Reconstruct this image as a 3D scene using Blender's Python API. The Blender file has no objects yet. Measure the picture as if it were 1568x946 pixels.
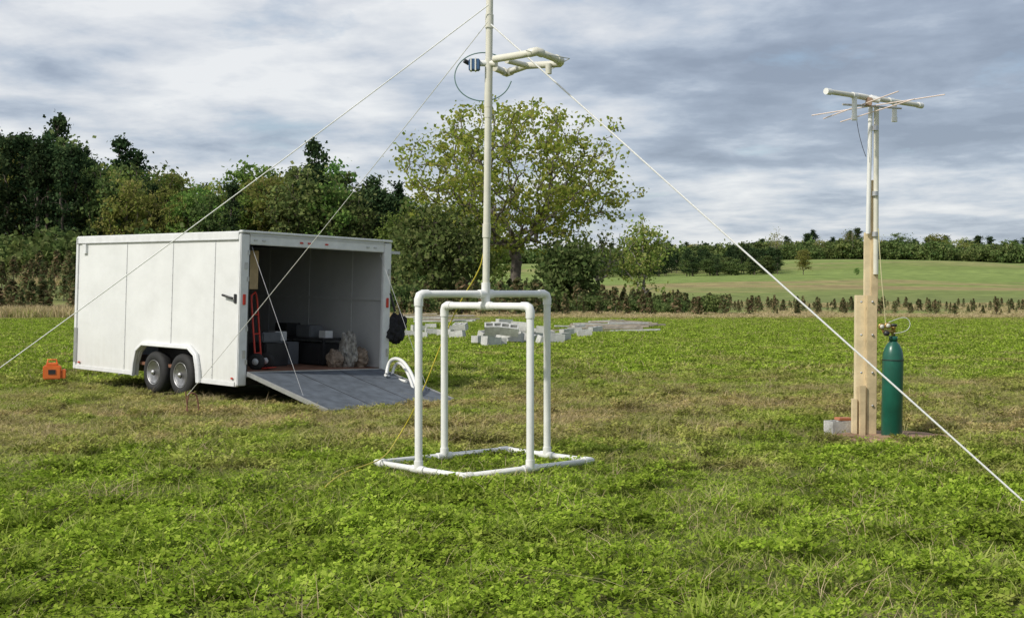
import bpy, bmesh, math, random
import numpy as np
from mathutils import Vector, Matrix, noise
random.seed(7); RNG=np.random.default_rng(11)
S=bpy.context.scene
F=1950.0; CH=1.57; HY=445.0
def P(u,v,d): return ((u-784)/F*d, d, CH-(v-HY)/F*d)
def sm(a,b,x):
    t=max(0,min(1,(x-a)/(b-a))); return t*t*(3-2*t)
# ------------------------------------------------------------ materials
def newmat(name):
    m=bpy.data.materials.new(name); m.use_nodes=True
    nt=m.node_tree; b=nt.nodes['Principled BSDF']; return m,nt,b
def mat(name,col,rough=.6,metal=0,var=.12,scale=6,bump=0,bscale=30,col2=None,spec=.5,coord='Object'):
    m,nt,b=newmat(name); N=nt.nodes; L=nt.links
    b.inputs['Roughness'].default_value=rough; b.inputs['Metallic'].default_value=metal
    b.inputs['Specular IOR Level'].default_value=spec
    tc=N.new('ShaderNodeTexCoord')
    n=N.new('ShaderNodeTexNoise'); n.inputs['Scale'].default_value=scale; n.inputs['Detail'].default_value=6; n.inputs['Roughness'].default_value=.65
    L.new(tc.outputs[coord],n.inputs['Vector'])
    r=N.new('ShaderNodeValToRGB'); r.color_ramp.elements[0].position=.3; r.color_ramp.elements[1].position=.7
    c2=col2 or tuple(c*(1-var*2) for c in col)
    r.color_ramp.elements[0].color=(*c2,1); r.color_ramp.elements[1].color=(*[min(1,c*(1+var*.3)) for c in col],1)
    L.new(n.outputs['Fac'],r.inputs['Fac']); L.new(r.outputs['Color'],b.inputs['Base Color'])
    if bump:
        n2=N.new('ShaderNodeTexNoise'); n2.inputs['Scale'].default_value=bscale; n2.inputs['Detail'].default_value=4
        L.new(tc.outputs[coord],n2.inputs['Vector'])
        bp=N.new('ShaderNodeBump'); bp.inputs['Strength'].default_value=bump; bp.inputs['Distance'].default_value=.02
        L.new(n2.outputs['Fac'],bp.inputs['Height']); L.new(bp.outputs['Normal'],b.inputs['Normal'])
    return m
BANDS=[(0,.27),(9.5,.28),(11.5,.37),(14,.50),(17,.53),(20,.48),(24,.39),(32,.33),(52,.28),(66,.33),(75,.55)]
def leafmat(name,cols,transl=.35,wscale=None,dry=None,inst=.0):
    m,nt,b=newmat(name); N=nt.nodes; L=nt.links
    N.remove(b)
    out=[n for n in N if n.type=='OUTPUT_MATERIAL'][0]
    g=N.new('ShaderNodeNewGeometry')
    def ramp(cs):
        r=N.new('ShaderNodeValToRGB'); e=r.color_ramp.elements
        while len(e)<len(cs): e.new(.5)
        for i,c in enumerate(cs):
            e[i].position=i/(len(cs)-1); e[i].color=(*c,1)
        L.new(g.outputs['Random Per Island'],r.inputs['Fac']); return r
    r=ramp(cols); col=r.outputs['Color']
    if dry:
        r2=ramp(dry)
        n=N.new('ShaderNodeTexNoise'); n.inputs['Scale'].default_value=wscale; n.inputs['Detail'].default_value=7; n.inputs['Roughness'].default_value=.68
        L.new(g.outputs['Position'],n.inputs['Vector'])
        sp=N.new('ShaderNodeSeparateXYZ'); L.new(g.outputs['Position'],sp.inputs[0])
        rr=N.new('ShaderNodeValToRGB'); e=rr.color_ramp.elements
        while len(e)<len(BANDS): e.new(.5)
        for i,(p,v) in enumerate(BANDS): e[i].position=p/80; e[i].color=(v,v,v,1)
        mm=N.new('ShaderNodeMath'); mm.operation='MULTIPLY'; mm.inputs[1].default_value=1/80
        L.new(sp.outputs['Y'],mm.inputs[0]); L.new(mm.outputs[0],rr.inputs['Fac'])
        ad=N.new('ShaderNodeMath'); ad.operation='ADD'; L.new(n.outputs['Fac'],ad.inputs[0]); L.new(rr.outputs['Color'],ad.inputs[1])
        mr=N.new('ShaderNodeMapRange'); mr.inputs[1].default_value=.84; mr.inputs[2].default_value=1.10
        L.new(ad.outputs[0],mr.inputs[0])
        mx=N.new('ShaderNodeMix'); mx.data_type='RGBA'
        L.new(mr.outputs[0],mx.inputs[0]); L.new(col,mx.inputs[6]); L.new(r2.outputs['Color'],mx.inputs[7]); col=mx.outputs[2]
        n3=N.new('ShaderNodeTexNoise'); n3.inputs['Scale'].default_value=1.5; n3.inputs['Detail'].default_value=4; L.new(g.outputs['Position'],n3.inputs['Vector'])
        m4=N.new('ShaderNodeMapRange'); m4.inputs[1].default_value=.35; m4.inputs[2].default_value=.65; m4.inputs[3].default_value=.68; m4.inputs[4].default_value=1.25; L.new(n3.outputs['Fac'],m4.inputs[0])
        hv=N.new('ShaderNodeHueSaturation'); L.new(m4.outputs[0],hv.inputs['Value']); L.new(col,hv.inputs['Color']); col=hv.outputs['Color']
    if inst:
        oi=N.new('ShaderNodeObjectInfo')
        hs=N.new('ShaderNodeHueSaturation')
        m1=N.new('ShaderNodeMapRange'); m1.inputs[3].default_value=.5-.022*inst; m1.inputs[4].default_value=.5+.025*inst
        m2=N.new('ShaderNodeMapRange'); m2.inputs[3].default_value=1-.38*inst; m2.inputs[4].default_value=1+.4*inst
        L.new(oi.outputs['Random'],m1.inputs[0]); 
        fr_=N.new('ShaderNodeMath'); fr_.operation='MULTIPLY'; fr_.inputs[1].default_value=7.31; f2=N.new('ShaderNodeMath'); f2.operation='FRACT'; L.new(oi.outputs['Random'],fr_.inputs[0]); L.new(fr_.outputs[0],f2.inputs[0]); L.new(f2.outputs[0],m2.inputs[0])
        L.new(m1.outputs[0],hs.inputs['Hue']); L.new(m2.outputs[0],hs.inputs['Value']); L.new(col,hs.inputs['Color']); col=hs.outputs['Color']
    d=N.new('ShaderNodeBsdfDiffuse'); t=N.new('ShaderNodeBsdfTranslucent'); ms=N.new('ShaderNodeMixShader'); ms.inputs[0].default_value=transl
    L.new(col,d.inputs['Color']); L.new(col,t.inputs['Color']); L.new(d.outputs[0],ms.inputs[1]); L.new(t.outputs[0],ms.inputs[2]); L.new(ms.outputs[0],out.inputs['Surface'])
    return m
# ------------------------------------------------------------ helpers
COL=S.collection
def link(o,parent=None):
    COL.objects.link(o)
    if parent: o.parent=parent
    return o
def empty(name,loc=(0,0,0),rot=(0,0,0)):
    e=bpy.data.objects.new(name,None); e.empty_display_size=.2; e.location=loc; e.rotation_euler=rot; return link(e)
def meshobj(name,verts,faces,mats,parent=None,smooth=False,mi=None):
    me=bpy.data.meshes.new(name); me.from_pydata([tuple(v) for v in verts],[],[tuple(f) for f in faces]); 
    for m in (mats if isinstance(mats,(list,tuple)) else [mats]): me.materials.append(m)
    if mi is not None: me.polygons.foreach_set('material_index',mi)
    if smooth: me.polygons.foreach_set('use_smooth',[True]*len(me.polygons))
    me.update(); return link(bpy.data.objects.new(name,me),parent)
def npmesh(name,V,Fq,mats,mi=None,smooth=None):
    me=bpy.data.meshes.new(name); V=np.asarray(V,dtype=np.float32); Fq=np.asarray(Fq,dtype=np.int32)
    me.vertices.add(len(V)); me.vertices.foreach_set('co',V.ravel())
    me.loops.add(Fq.size); me.loops.foreach_set('vertex_index',Fq.ravel())
    me.polygons.add(len(Fq)); me.polygons.foreach_set('loop_start',np.arange(len(Fq),dtype=np.int32)*4)
    me.polygons.foreach_set('loop_total',np.full(len(Fq),4,dtype=np.int32))
    for m in mats: me.materials.append(m)
    if mi is not None: me.polygons.foreach_set('material_index',np.asarray(mi,dtype=np.int32))
    me.update(calc_edges=True); me.validate(); return me
def box(name,c,s,m,parent=None,rot=(0,0,0),bevel=.006):
    bm=bmesh.new(); bmesh.ops.create_cube(bm,size=1)
    for v in bm.verts: v.co=Vector((v.co.x*s[0],v.co.y*s[1],v.co.z*s[2]))
    if bevel and min(s)>bevel*2.5: bmesh.ops.bevel(bm,geom=bm.edges[:],offset=bevel,segments=2,affect='EDGES')
    me=bpy.data.meshes.new(name); bm.to_mesh(me); bm.free(); me.materials.append(m)
    o=bpy.data.objects.new(name,me); o.location=c; o.rotation_euler=rot; return link(o,parent)
def tube(name,pts,r,m,parent=None,smooth=False,cyc=False,res=4):
    cu=bpy.data.curves.new(name,'CURVE'); cu.dimensions='3D'; cu.bevel_depth=r; cu.bevel_resolution=res; cu.use_fill_caps=True
    sp=cu.splines.new('NURBS' if smooth else 'POLY'); sp.points.add(len(pts)-1)
    for i,p in enumerate(pts): sp.points[i].co=(*p,1)
    if smooth: sp.use_endpoint_u=not cyc; sp.order_u=3; cu.resolution_u=8
    sp.use_cyclic_u=cyc
    cu.materials.append(m); return link(bpy.data.objects.new(name,cu),parent)
def lathe(name,prof,m,parent=None,loc=(0,0,0),rot=(0,0,0),n=28):
    V=[];Fs=[]
    for r,z in prof:
        for i in range(n):
            a=2*math.pi*i/n; V.append((r*math.cos(a),r*math.sin(a),z))
    for j in range(len(prof)-1):
        for i in range(n):
            Fs.append((j*n+i,j*n+(i+1)%n,(j+1)*n+(i+1)%n,(j+1)*n+i))
    Fs.append(tuple(range(n))[::-1]); Fs.append(tuple((len(prof)-1)*n+i for i in range(n)))
    o=meshobj(name,V,Fs,m,parent,True); o.location=loc; o.rotation_euler=rot
    return o
def quads(C,A,B):
    n=len(C); V=np.stack([C-A-B,C+A-B,C+A+B,C-A+B],1).reshape(-1,3); return V,np.arange(4*n).reshape(n,4)
def leafcloud(C,size,flat=.0):
    n=len(C); a=RNG.normal(size=(n,3)); a/=np.linalg.norm(a,axis=1)[:,None]
    b=RNG.normal(size=(n,3)); b=np.cross(a,b); b/=np.linalg.norm(b,axis=1)[:,None]
    s=(size*(.5+RNG.random(n)))[:,None]*.5
    return quads(C,a*s,b*s*.7)
def frusta(P0,P1,R0,R1,k=5):
    D=P1-P0; D/=np.maximum(np.linalg.norm(D,axis=1),1e-6)[:,None]
    up=np.where(np.abs(D[:,2:3])>.9,np.array([[1.,0,0]]),np.array([[0,0,1.]])); A=np.cross(D,up); A/=np.linalg.norm(A,axis=1)[:,None]; B=np.cross(D,A)
    V=[];n=len(P0)
    for i in range(k):
        t=2*math.pi*i/k; o=A*math.cos(t)+B*math.sin(t); V.append(P0+o*R0[:,None]); 
    for i in range(k):
        t=2*math.pi*i/k; o=A*math.cos(t)+B*math.sin(t); V.append(P1+o*R1[:,None])
    V=np.stack(V,1).reshape(-1,3); base=np.arange(n)*2*k; Fs=[]
    for i in range(k):
        j=(i+1)%k; Fs.append(np.stack([base+i,base+j,base+k+j,base+k+i],1))
    return V,np.concatenate(Fs)
# ------------------------------------------------------------ trees
def tree(name,mats,h,cz,rx,rzu,rzd,nt=110,lp=38,ls=.34,sig=.55,trunk_r=.25,fork=.45,seed=1,hollow=.45,lob=.28,kind='dec',tr_top=None,pen=.35,rexp=.46,jit=.09,wob=1.0):
    rg=np.random.default_rng(seed)
    T=[]
    while len(T)<nt:
        d=rg.normal(size=3); d/=np.linalg.norm(d); rad=(hollow+(1-hollow)*rg.random()**.6)
        if kind=='pine':
            zz=rg.random()**.8; z=cz-rzd+zz*(rzu+rzd); w=rx*(1-.72*zz**1.6)*(.35+.65*rg.random())*(.75+.45*math.sin(zz*19+seed)); a=rg.random()*6.28
            T.append((w*math.cos(a),w*math.sin(a),z)); continue
        nn=1+lob*noise.noise(Vector(d)*1.9+Vector((seed*7.1,0,0)))*2
        p=np.array([d[0]*rx*rad*nn,d[1]*rx*rad*nn,cz+d[2]*(rzu if d[2]>0 else rzd)*rad*nn])
        if p[2]<cz-rzd*.95: continue
        T.append(tuple(p))
    T=np.array(T)
    top=(tr_top or (cz if kind=='dec' else cz+rzu*.95)); nk=14
    nodes=[np.array([rg.normal()*.04*i*h/15*.5*wob,rg.normal()*.04*i*h/15*.5*wob,top*i/nk]) for i in range(nk+1)]; par=[-1]+list(range(nk)); pl=[top*i/nk for i in range(nk+1)]
    st0=int(nk*fork)
    order=np.argsort(np.linalg.norm(T-np.array([0,0,top*fork]),axis=1)+rg.random(nt)*rx*.2)
    for ti in order:
        t=T[ti]; A=np.array(nodes); dd=np.linalg.norm(A-t,axis=1)
        up=np.maximum(0,A[:,2]-t[2])*(.9 if kind=='dec' else .1)
        cost=dd+pen*np.array(pl)+up; cost[:st0]=1e9
        j=int(np.argmin(cost)); L=dd[j]
        if kind=='dec': n=max(2,int(L/.7))
        else: n=2
        p0=A[j]; prev=j
        sag=np.array([rg.normal()*jit,rg.normal()*jit,.10 if kind=='dec' else .02])*L
        for i in range(1,n+1):
            s=i/n; q=p0+(t-p0)*s+sag*math.sin(math.pi*s)*1.2+rg.normal(size=3)*.05*L/n*(i<n)*3
            nodes.append(q); par.append(prev); pl.append(pl[prev]+L/n); prev=len(nodes)-1
    A=np.array(nodes); par=np.array(par); w=np.zeros(len(A))
    for i in range(len(A)-1,0,-1):
        if w[i]==0: w[i]=1
        w[par[i]]+=w[i]
    R=trunk_r*(w/w[0])**rexp; R[0]*=1.35
    idx=np.arange(1,len(A)); V1,F1=frusta(A[par[idx]],A[idx],np.maximum(R[par[idx]]*.92,.015),np.maximum(R[idx],.012))
    tips=T
    cl=np.repeat(tips,lp,0); wgt=(.5+rg.random(len(tips)))[:,None]
    off=rg.normal(size=(len(cl),3))*sig*np.repeat(wgt,lp,0)*np.array([1.15,1.15,.62]); cl=cl+off
    V2,F2=leafcloud(cl,ls)
    V=np.concatenate([V1,V2]); Fq=np.concatenate([F1,F2+len(V1)]); mi=np.concatenate([np.zeros(len(F1)),np.ones(len(F2))])
    return npmesh(name,V,Fq,mats,mi)
bark=mat('bark',(.15,.12,.095),.9,var=.3,scale=3,bump=.5)
bark_l=mat('bark_grey',(.30,.27,.24),.9,var=.3,scale=3)
bark_o=mat('bark_oak',(.20,.17,.14),.9,var=.3,scale=3)
lf_oak=leafmat('oak_leaves',[(.19,.26,.04),(.29,.36,.065),(.40,.38,.09),(.24,.32,.055)],.45)
lf_grn=leafmat('green_leaves',[(.09,.17,.04),(.16,.26,.06),(.23,.31,.08)],.4,inst=1)
lf_yel=leafmat('spring_leaves',[(.18,.24,.05),(.28,.31,.08),(.33,.30,.11)],.45,inst=1)
lf_pine=leafmat('pine_needles',[(.024,.048,.022),(.048,.08,.033),(.08,.112,.046)],.2,inst=.7)
lf_sap=leafmat('sapling_needles',[(.08,.11,.045),(.15,.18,.07),(.25,.17,.10),(.11,.145,.06)],.25,inst=.9)
lf_brush=leafmat('brush_leaves',[(.065,.105,.035),(.13,.18,.055),(.18,.21,.08)],.3,inst=.8)
def put(name,me,loc,s=1,rz=0,parent=None,sz=None):
    o=bpy.data.objects.new(name,me); o.location=loc; o.rotation_euler=(0,0,rz); o.scale=(s,s,sz or s); return link(o,parent)
# ------------------------------------------------------------ terrain
KY=[0,110,200,300,420,520,800,1500,4000]; KZ=[0,0,.5,3.4,8.6,12.0,14,15,16]
def H(x,y):
    z=float(np.interp(y,KY,KZ))
    z+=sm(-8,-32,x)*3.4*sm(84,145,y)
    if y>120: z+=noise.noise(Vector((x*.012,y*.012,0)))*2.2*sm(120,300,y)
    if y>200: z+=2.4*sm(200,420,y)*math.exp(-((x-125)/55)**2)
    r=math.hypot(x+4.6,y-20.2); z-=.13*(1-sm(3.2,8,r))
    return z
xs=np.unique(np.concatenate([np.linspace(-20,20,61),np.linspace(-60,60,61),np.linspace(-300,300,81),np.linspace(-3000,3000,41)]))
ys=np.unique(np.concatenate([np.linspace(-60,10,21),np.linspace(10,35,38),np.linspace(35,60,15),np.linspace(60,200,57),np.linspace(200,700,60),np.linspace(700,4000,25)]))
GV=[(x,y,H(x,y)) for y in ys for x in xs]; nx=len(xs)
GF=[(j*nx+i,j*nx+i+1,(j+1)*nx+i+1,(j+1)*nx+i) for j in range(len(ys)-1) for i in range(nx-1)]
def groundmat():
    m,nt,b=newmat('ground_turf'); N=nt.nodes; L=nt.links; b.inputs['Roughness'].default_value=.95; b.inputs['Specular IOR Level'].default_value=.1
    g=N.new('ShaderNodeNewGeometry'); sp=N.new('ShaderNodeSeparateXYZ'); L.new(g.outputs['Position'],sp.inputs[0])
    mp=N.new('ShaderNodeMapping'); mp.inputs['Scale'].default_value=(.35,1,1); L.new(g.outputs['Position'],mp.inputs[0])
    def nz(s,d=5,v=None):
        n=N.new('ShaderNodeTexNoise'); n.inputs['Scale'].default_value=s; n.inputs['Detail'].default_value=d; n.inputs['Roughness'].default_value=.65; L.new(v or g.outputs['Position'],n.inputs['Vector']); return n.outputs['Fac']
    def rampv(fac,cs):
        r=N.new('ShaderNodeValToRGB'); e=r.color_ramp.elements
        while len(e)<len(cs): e.new(.5)
        for i,(p,c) in enumerate(cs): e[i].position=p; e[i].color=(*c,1)
        L.new(fac,r.inputs['Fac']); return r.outputs['Color']
    near=rampv(nz(3.5,8),[(.35,(.06,.08,.018)),(.5,(.12,.15,.035)),(.65,(.20,.17,.08))])
    mr=N.new('ShaderNodeMapRange'); mr.inputs[1].default_value=0; mr.inputs[2].default_value=600; L.new(sp.outputs['Y'],mr.inputs[0])
    n2=nz(.022,7,mp.outputs[0]); ad=N.new('ShaderNodeMath'); ad.operation='MULTIPLY_ADD'; ad.inputs[1].default_value=.42; L.new(n2,ad.inputs[0]); L.new(mr.outputs[0],ad.inputs[2])
    sb=N.new('ShaderNodeMath'); sb.operation='SUBTRACT'; sb.inputs[1].default_value=.21; L.new(ad.outputs[0],sb.inputs[0])
    tan=(.30,.27,.12); red=(.27,.21,.11); g2=(.19,.26,.07)
    band=rampv(sb.outputs[0],[(.0,(.19,.27,.05)),(.12,(.19,.27,.05)),(.14,(.23,.25,.09)),(.2,(.18,.21,.08)),(.36,(.19,.24,.075)),(.40,tan),(.43,red),(.46,tan),(.49,g2),(.58,(.22,.29,.085)),(.63,(.18,.24,.065)),(.68,(.27,.27,.11)),(.71,g2),(.80,(.24,.29,.10)),(1,g2)])
    nn=nz(.25,7); mxa=N.new('ShaderNodeMix'); mxa.data_type='RGBA'; mxa.blend_type='MULTIPLY'; mxa.inputs[0].default_value=.9
    sc=rampv(nn,[(.3,(.55,.58,.55)),(.7,(1.3,1.22,1.2))]); L.new(band,mxa.inputs[6]); L.new(sc,mxa.inputs[7])
    m3=N.new('ShaderNodeMapRange'); m3.inputs[1].default_value=45; m3.inputs[2].default_value=74; L.new(sp.outputs['Y'],m3.inputs[0])
    mx=N.new('ShaderNodeMix'); mx.data_type='RGBA'; L.new(m3.outputs[0],mx.inputs[0]); L.new(near,mx.inputs[6]); L.new(mxa.outputs[2],mx.inputs[7])
    L.new(mx.outputs[2],b.inputs['Base Color'])
    bp=N.new('ShaderNodeBump'); bp.inputs['Strength'].default_value=.8; bp.inputs['Distance'].default_value=.05; L.new(nz(9,6),bp.inputs['Height']); L.new(bp.outputs['Normal'],b.inputs['Normal'])
    return m
meshobj('ground',GV,GF,groundmat(),smooth=True)
# ------------------------------------------------------------ grass
gcl=leafmat('clover_leaves',[(.145,.23,.02),(.225,.33,.032),(.30,.41,.046),(.39,.48,.08)],.3,.5,[(.26,.26,.06),(.40,.33,.13),(.50,.39,.19),(.30,.26,.09)])
gbl=leafmat('grass_blades',[(.16,.24,.035),(.27,.35,.06),(.39,.41,.13)],.3,.5,[(.30,.26,.10),(.50,.39,.21),(.60,.48,.29)])
gst=leafmat('dry_stalks',[(.48,.38,.21),(.62,.51,.31),(.38,.30,.16)],.2)
def clover(n,size,r,h0,h1,seed):
    rg=np.random.default_rng(seed); x=(rg.random(n)-.5)*size; y=(rg.random(n)-.5)*size
    hz=np.array([noise.noise(Vector((a*2.6,b*2.6,seed*3.3)))*.6+.5+.55*noise.noise(Vector((a*7,b*7,seed))) for a,b in zip(x,y)]); hz=np.clip(hz,0,1.4)
    z=h0+(h1-h0)*hz*(.35+.65*rg.random(n)); C=np.stack([x,y,z],1)
    nrm=np.stack([rg.normal(size=n)*.5,rg.normal(size=n)*.5,np.ones(n)],1); nrm/=np.linalg.norm(nrm,axis=1)[:,None]
    a0=rg.random(n)*6.28; u=np.cross(nrm,np.array([0.,1,0])); u/=np.linalg.norm(u,axis=1)[:,None]; w=np.cross(nrm,u)
    rr=(r*(.6+.8*rg.random(n)))[:,None]; V=[];
    for k in range(3):
        a=a0+k*2.094
        def dr(da): return u*np.cos(a+da)[:,None]+w*np.sin(a+da)[:,None]
        V.append(np.stack([C,C+dr(-.6)*rr*.75-nrm*rr*.06,C+dr(0)*rr*1.1+nrm*rr*.12,C+dr(.6)*rr*.75-nrm*rr*.06],1))
    V=np.concatenate(V).reshape(-1,3); return V,np.arange(len(V)).reshape(-1,4)
def blades(n,size,w,h,seed,lean=.45,round_=False):
    rg=np.random.default_rng(seed); x=(rg.random(n)-.5)*size; y=(rg.random(n)-.5)*size
    if round_: a=rg.random(n)*6.28; q=size*.5*rg.random(n)**.7; x=q*np.cos(a); y=q*np.sin(a)
    B=np.stack([x,y,np.zeros(n)],1); a=rg.random(n)*6.28; t=np.stack([np.cos(a),np.sin(a),np.zeros(n)],1)
    hh=h*(.35+rg.random(n)); ln=rg.normal(size=(n,2))*lean
    top=B+np.stack([ln[:,0]*hh,ln[:,1]*hh,hh],1); mid=B+np.stack([ln[:,0]*hh*.3,ln[:,1]*hh*.3,hh*.55],1); ww=(w*(.6+.8*rg.random(n)))[:,None]*.5
    V=np.stack([B-t*ww,B+t*ww,mid+t*ww*.9,mid-t*ww*.9,top+t*ww*.15,top-t*ww*.15],1).reshape(-1,3); b=np.arange(n)*6
    return V,np.concatenate([np.stack([b,b+1,b+2,b+3],1),np.stack([b+3,b+2,b+4,b+5],1)])
def comb(name,parts,mats):
    Vs=[];Fs=[];mi=[];o=0
    for (V,Fq),k in parts: Vs.append(V);Fs.append(Fq+o);mi.append(np.full(len(Fq),k));o+=len(V)
    return npmesh(name,np.concatenate(Vs),np.concatenate(Fs),mats,np.concatenate(mi))
GM=[gcl,gbl,gst]
near_c=[comb('clover_patch',[(clover(1200,1.2,.028,.01,.11,s),0),(blades(280,1.2,.006,.09,s+50),1),(blades(16,1.2,.004,.12,s+70,.9),2)],GM) for s in range(5)]
near_g=[comb('grass_patch',[(clover(700,1.2,.021,.01,.07,s),0),(blades(950,1.2,.006,.065,s+50,.8),1),(blades(90,1.2,.004,.09,s+70,1.2),2)],GM) for s in range(10,14)]
far_p=[comb('far_patch',[(clover(1700,3.3,.05,.01,.06,s),0),(blades(900,3.3,.020,.07,s+50,.7),1),(blades(80,3.3,.010,.10,s+70,.9),2)],GM) for s in range(20,24)]
tuft=[comb('weed_tuft',[(blades(90,.34,.011,.12,s,.7,True),1),(clover(110,.34,.026,.03,.16,s),0)],GM) for s in range(30,33)]
dryt=[comb('dry_tuft',[(blades(30,.6,.004,.17,s,1.0,True),2)],GM) for s in range(40,43)]
grass=empty('grass')
PX,PY=3.80,13.55
C46,S46=math.cos(math.radians(46)),math.sin(math.radians(46))
def trailer_local(x,y):
    dx,dy=x+4.15,y-19.1; return dx*C46+dy*S46,-dx*S46+dy*C46
y=4.0
def rz4(): return random.choice([0,1,2,3])*math.pi/2+random.uniform(-.2,.2)
while y<24:
    hw=y*.44+1.5; x=-hw
    while x<hw:
        n=noise.noise(Vector((x*.35,y*.35,5)))+noise.noise(Vector((x*.9,y*.9,1)))*.5
        bias=float(np.interp(y,[4,10,12.5,15,19,24],[-.32,-.25,.0,.2,.2,.0]))
        lx,ly=trailer_local(x,y)
        inside=(-.0<lx<3.0 and .3<ly<5.0) or (.2<lx<2.6 and -1.9<ly<0.5)
        if not inside and math.hypot(x-PX-.1,y-PY)>.62:
            me=random.choice(near_g if n+bias+random.uniform(-.12,.12)>0 else near_c)
            xx,yy=x+random.uniform(-.1,.1),y+random.uniform(-.1,.1)
            put('patch',me,(xx,yy,H(xx,yy)),1,rz4(),grass,random.uniform(.7,1.2))
        x+=.98
    y+=.98
while y<80:
    hw=y*.43+2; x=-hw
    while x<hw:
        lx,ly=trailer_local(x,y)
        if not(-.8<lx<3.6 and -.5<ly<5.6): put('patch',random.choice(far_p),(x+random.uniform(-.3,.3),y+random.uniform(-.3,.3),H(x,y)),1,rz4(),grass,random.uniform(.7,1.3))
        x+=2.8
    y+=2.8
for i in range(560):
    yy=5+random.random()**1.2*22; xx=random.uniform(-1,1)*(yy*.43+.5); lx,ly=trailer_local(xx,yy)
    if (-.1<lx<3.1 and -2.2<ly<5.2) or math.hypot(xx-PX,yy-PY)<.5: continue
    if random.random()<.62: put('tuft',random.choice(tuft),(xx,yy,H(xx,yy)),random.uniform(.5,1.25),random.random()*6,grass)
    else: put('dry',random.choice(dryt),(xx,yy,H(xx,yy)),random.uniform(.5,1.0),random.random()*6,grass)
for t in range(40):
    ly=random.uniform(0,5); lx=random.uniform(-.3,-.1)
    xx,yy=-4.15+lx*C46-ly*S46,19.1+lx*S46+ly*C46
    put('tuft',random.choice(tuft+dryt),(xx,yy,H(xx,yy)),random.uniform(.5,.9),random.random()*6,grass)
fr=[comb('fringe',[(blades(450,4,.04,.5,s,.4),2),(blades(500,4,.04,.45,s+5,.45),1)],GM) for s in (60,61)]
fringe=empty('tall_dry_grass')
for i in range(480):
    yy=random.uniform(73,84) if i%2 else random.uniform(84,150); xx=random.uniform(-.5,.5)*yy*1.1
    hs=.32+sm(-8,-25,xx)*.85
    put('fringe_clump',random.choice(fr),(xx,yy,H(xx,yy)-.03),1,random.random()*6,fringe,hs*random.uniform(.5,1.1))
# ------------------------------------------------------------ saplings
def sapling(seed):
    rg=np.random.default_rng(seed); n=200; zz=rg.random(n)**.8; a=rg.random(n)*6.28; r=(.5*(1-zz*.85))*(.2+.8*rg.random(n)**.6)*(1+.35*np.sin(a*3+seed))
    C=np.stack([r*np.cos(a),r*np.sin(a),.12+zz*1.9],1); V,Fq=leafcloud(C,.18)
    V1,F1=frusta(np.array([[0,0,0.]]),np.array([[0,0,1.9]]),np.array([.04]),np.array([.01]))
    return npmesh('sapling',np.concatenate([V1,V]),np.concatenate([F1,Fq+len(V1)]),[bark,lf_sap],np.concatenate([np.zeros(len(F1)),np.ones(len(Fq))]))
sp=[sapling(i) for i in range(5)]
sapl=empty('pine_saplings')
for row in range(17):
    d=80+row*4.4; x=-d*.5
    while x<d*.62:
        hgt=float(np.interp(x/d,[-.5,-.34,-.1,.02,.12,.3,.6],[1.05,1.05,1.1,1.0,.62,.42,.36]))
        if random.random()<.88 and not (x/d>.14 and row>10):
            s=hgt*random.uniform(.45,1.25); yy=d+random.uniform(-1.6,1.6)
            put('sapling',random.choice(sp),(x,yy,H(x,yy)-.05),s*random.uniform(.9,1.4),random.random()*6,sapl,s)
        x+=random.uniform(1.0,2.2)*(1 if hgt>.8 else .9)
# ------------------------------------------------------------ big trees
oak=tree('oak_tree',[bark_o,lf_oak],18.4,11.0,9.8,7.3,6.2,nt=700,lp=23,ls=.235,sig=.46,trunk_r=.50,fork=.40,seed=3,hollow=.36,lob=.13,tr_top=10.0,pen=.30,rexp=.48,jit=.05,wob=.5)
put('oak_tree',oak,(0.3,110,-.1),1,0.6)
g1=tree('t',[bark,lf_brush],9,5.0,3.8,3.6,3.6,nt=150,lp=46,ls=.26,sig=.5,trunk_r=.2,fork=.2,seed=5,hollow=.2,tr_top=5)
put('broadleaf_tree',g1,(-6.1,102,0),1,0)
g2=tree('t2',[bark,lf_brush],6,3.2,2.4,2.6,2.6,nt=90,lp=52,ls=.26,sig=.45,trunk_r=.14,fork=.15,seed=6,hollow=.1,tr_top=3)
put('broadleaf_tree',g2,(4.6,100,0),.95,1)
g3=tree('t3',[bark_l,lf_yel],8,5.0,2.0,2.6,3.4,nt=90,lp=24,ls=.2,sig=.36,trunk_r=.13,fork=.12,seed=9,hollow=.2,tr_top=6)
put('broadleaf_tree',g3,(10.9,105,0),1,1)
b1=tree('bare',[bark_l,lf_yel],7,4.6,3.2,2.6,2.4,nt=120,lp=5,ls=.2,sig=.4,trunk_r=.16,fork=.2,seed=12,hollow=.2,tr_top=4)
put('bare_tree',b1,(7.3,108,0),.95,1)
shr=[tree('shrub',[bark,lf_brush],2.6,1.3,1.7,1.3,1.1,nt=40,lp=36,ls=.22,sig=.35,trunk_r=.06,fork=.1,seed=20+i,hollow=.1,tr_top=1.2) for i in range(3)]
hedge=empty('brush_hedge')
for i in range(62):
    u=random.uniform(590,1090); d=random.uniform(84,106); x=(u-784)/F*d
    s=random.uniform(.4,.9)*(1 if u<850 else .6)
    put('shrub',random.choice(shr),(x,d,-.1),s,random.random()*6,hedge)
dec=[tree('dec%d'%i,[bark,m],14,8.2,4.1,5.6,6.0,nt=120,lp=30,ls=.34,sig=.48,trunk_r=.22,fork=.18,seed=40+i,hollow=.3,tr_top=9) for i,m in enumerate([lf_grn,lf_yel,lf_grn,lf_yel,lf_brush])]
pin=[tree('pine%d'%i,[bark,lf_pine],16,10.8,2.3,5.6,5.8,nt=80,lp=34,ls=.30,sig=.36,trunk_r=.2,fork=.3,seed=60+i,kind='pine') for i in range(4)]
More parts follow.
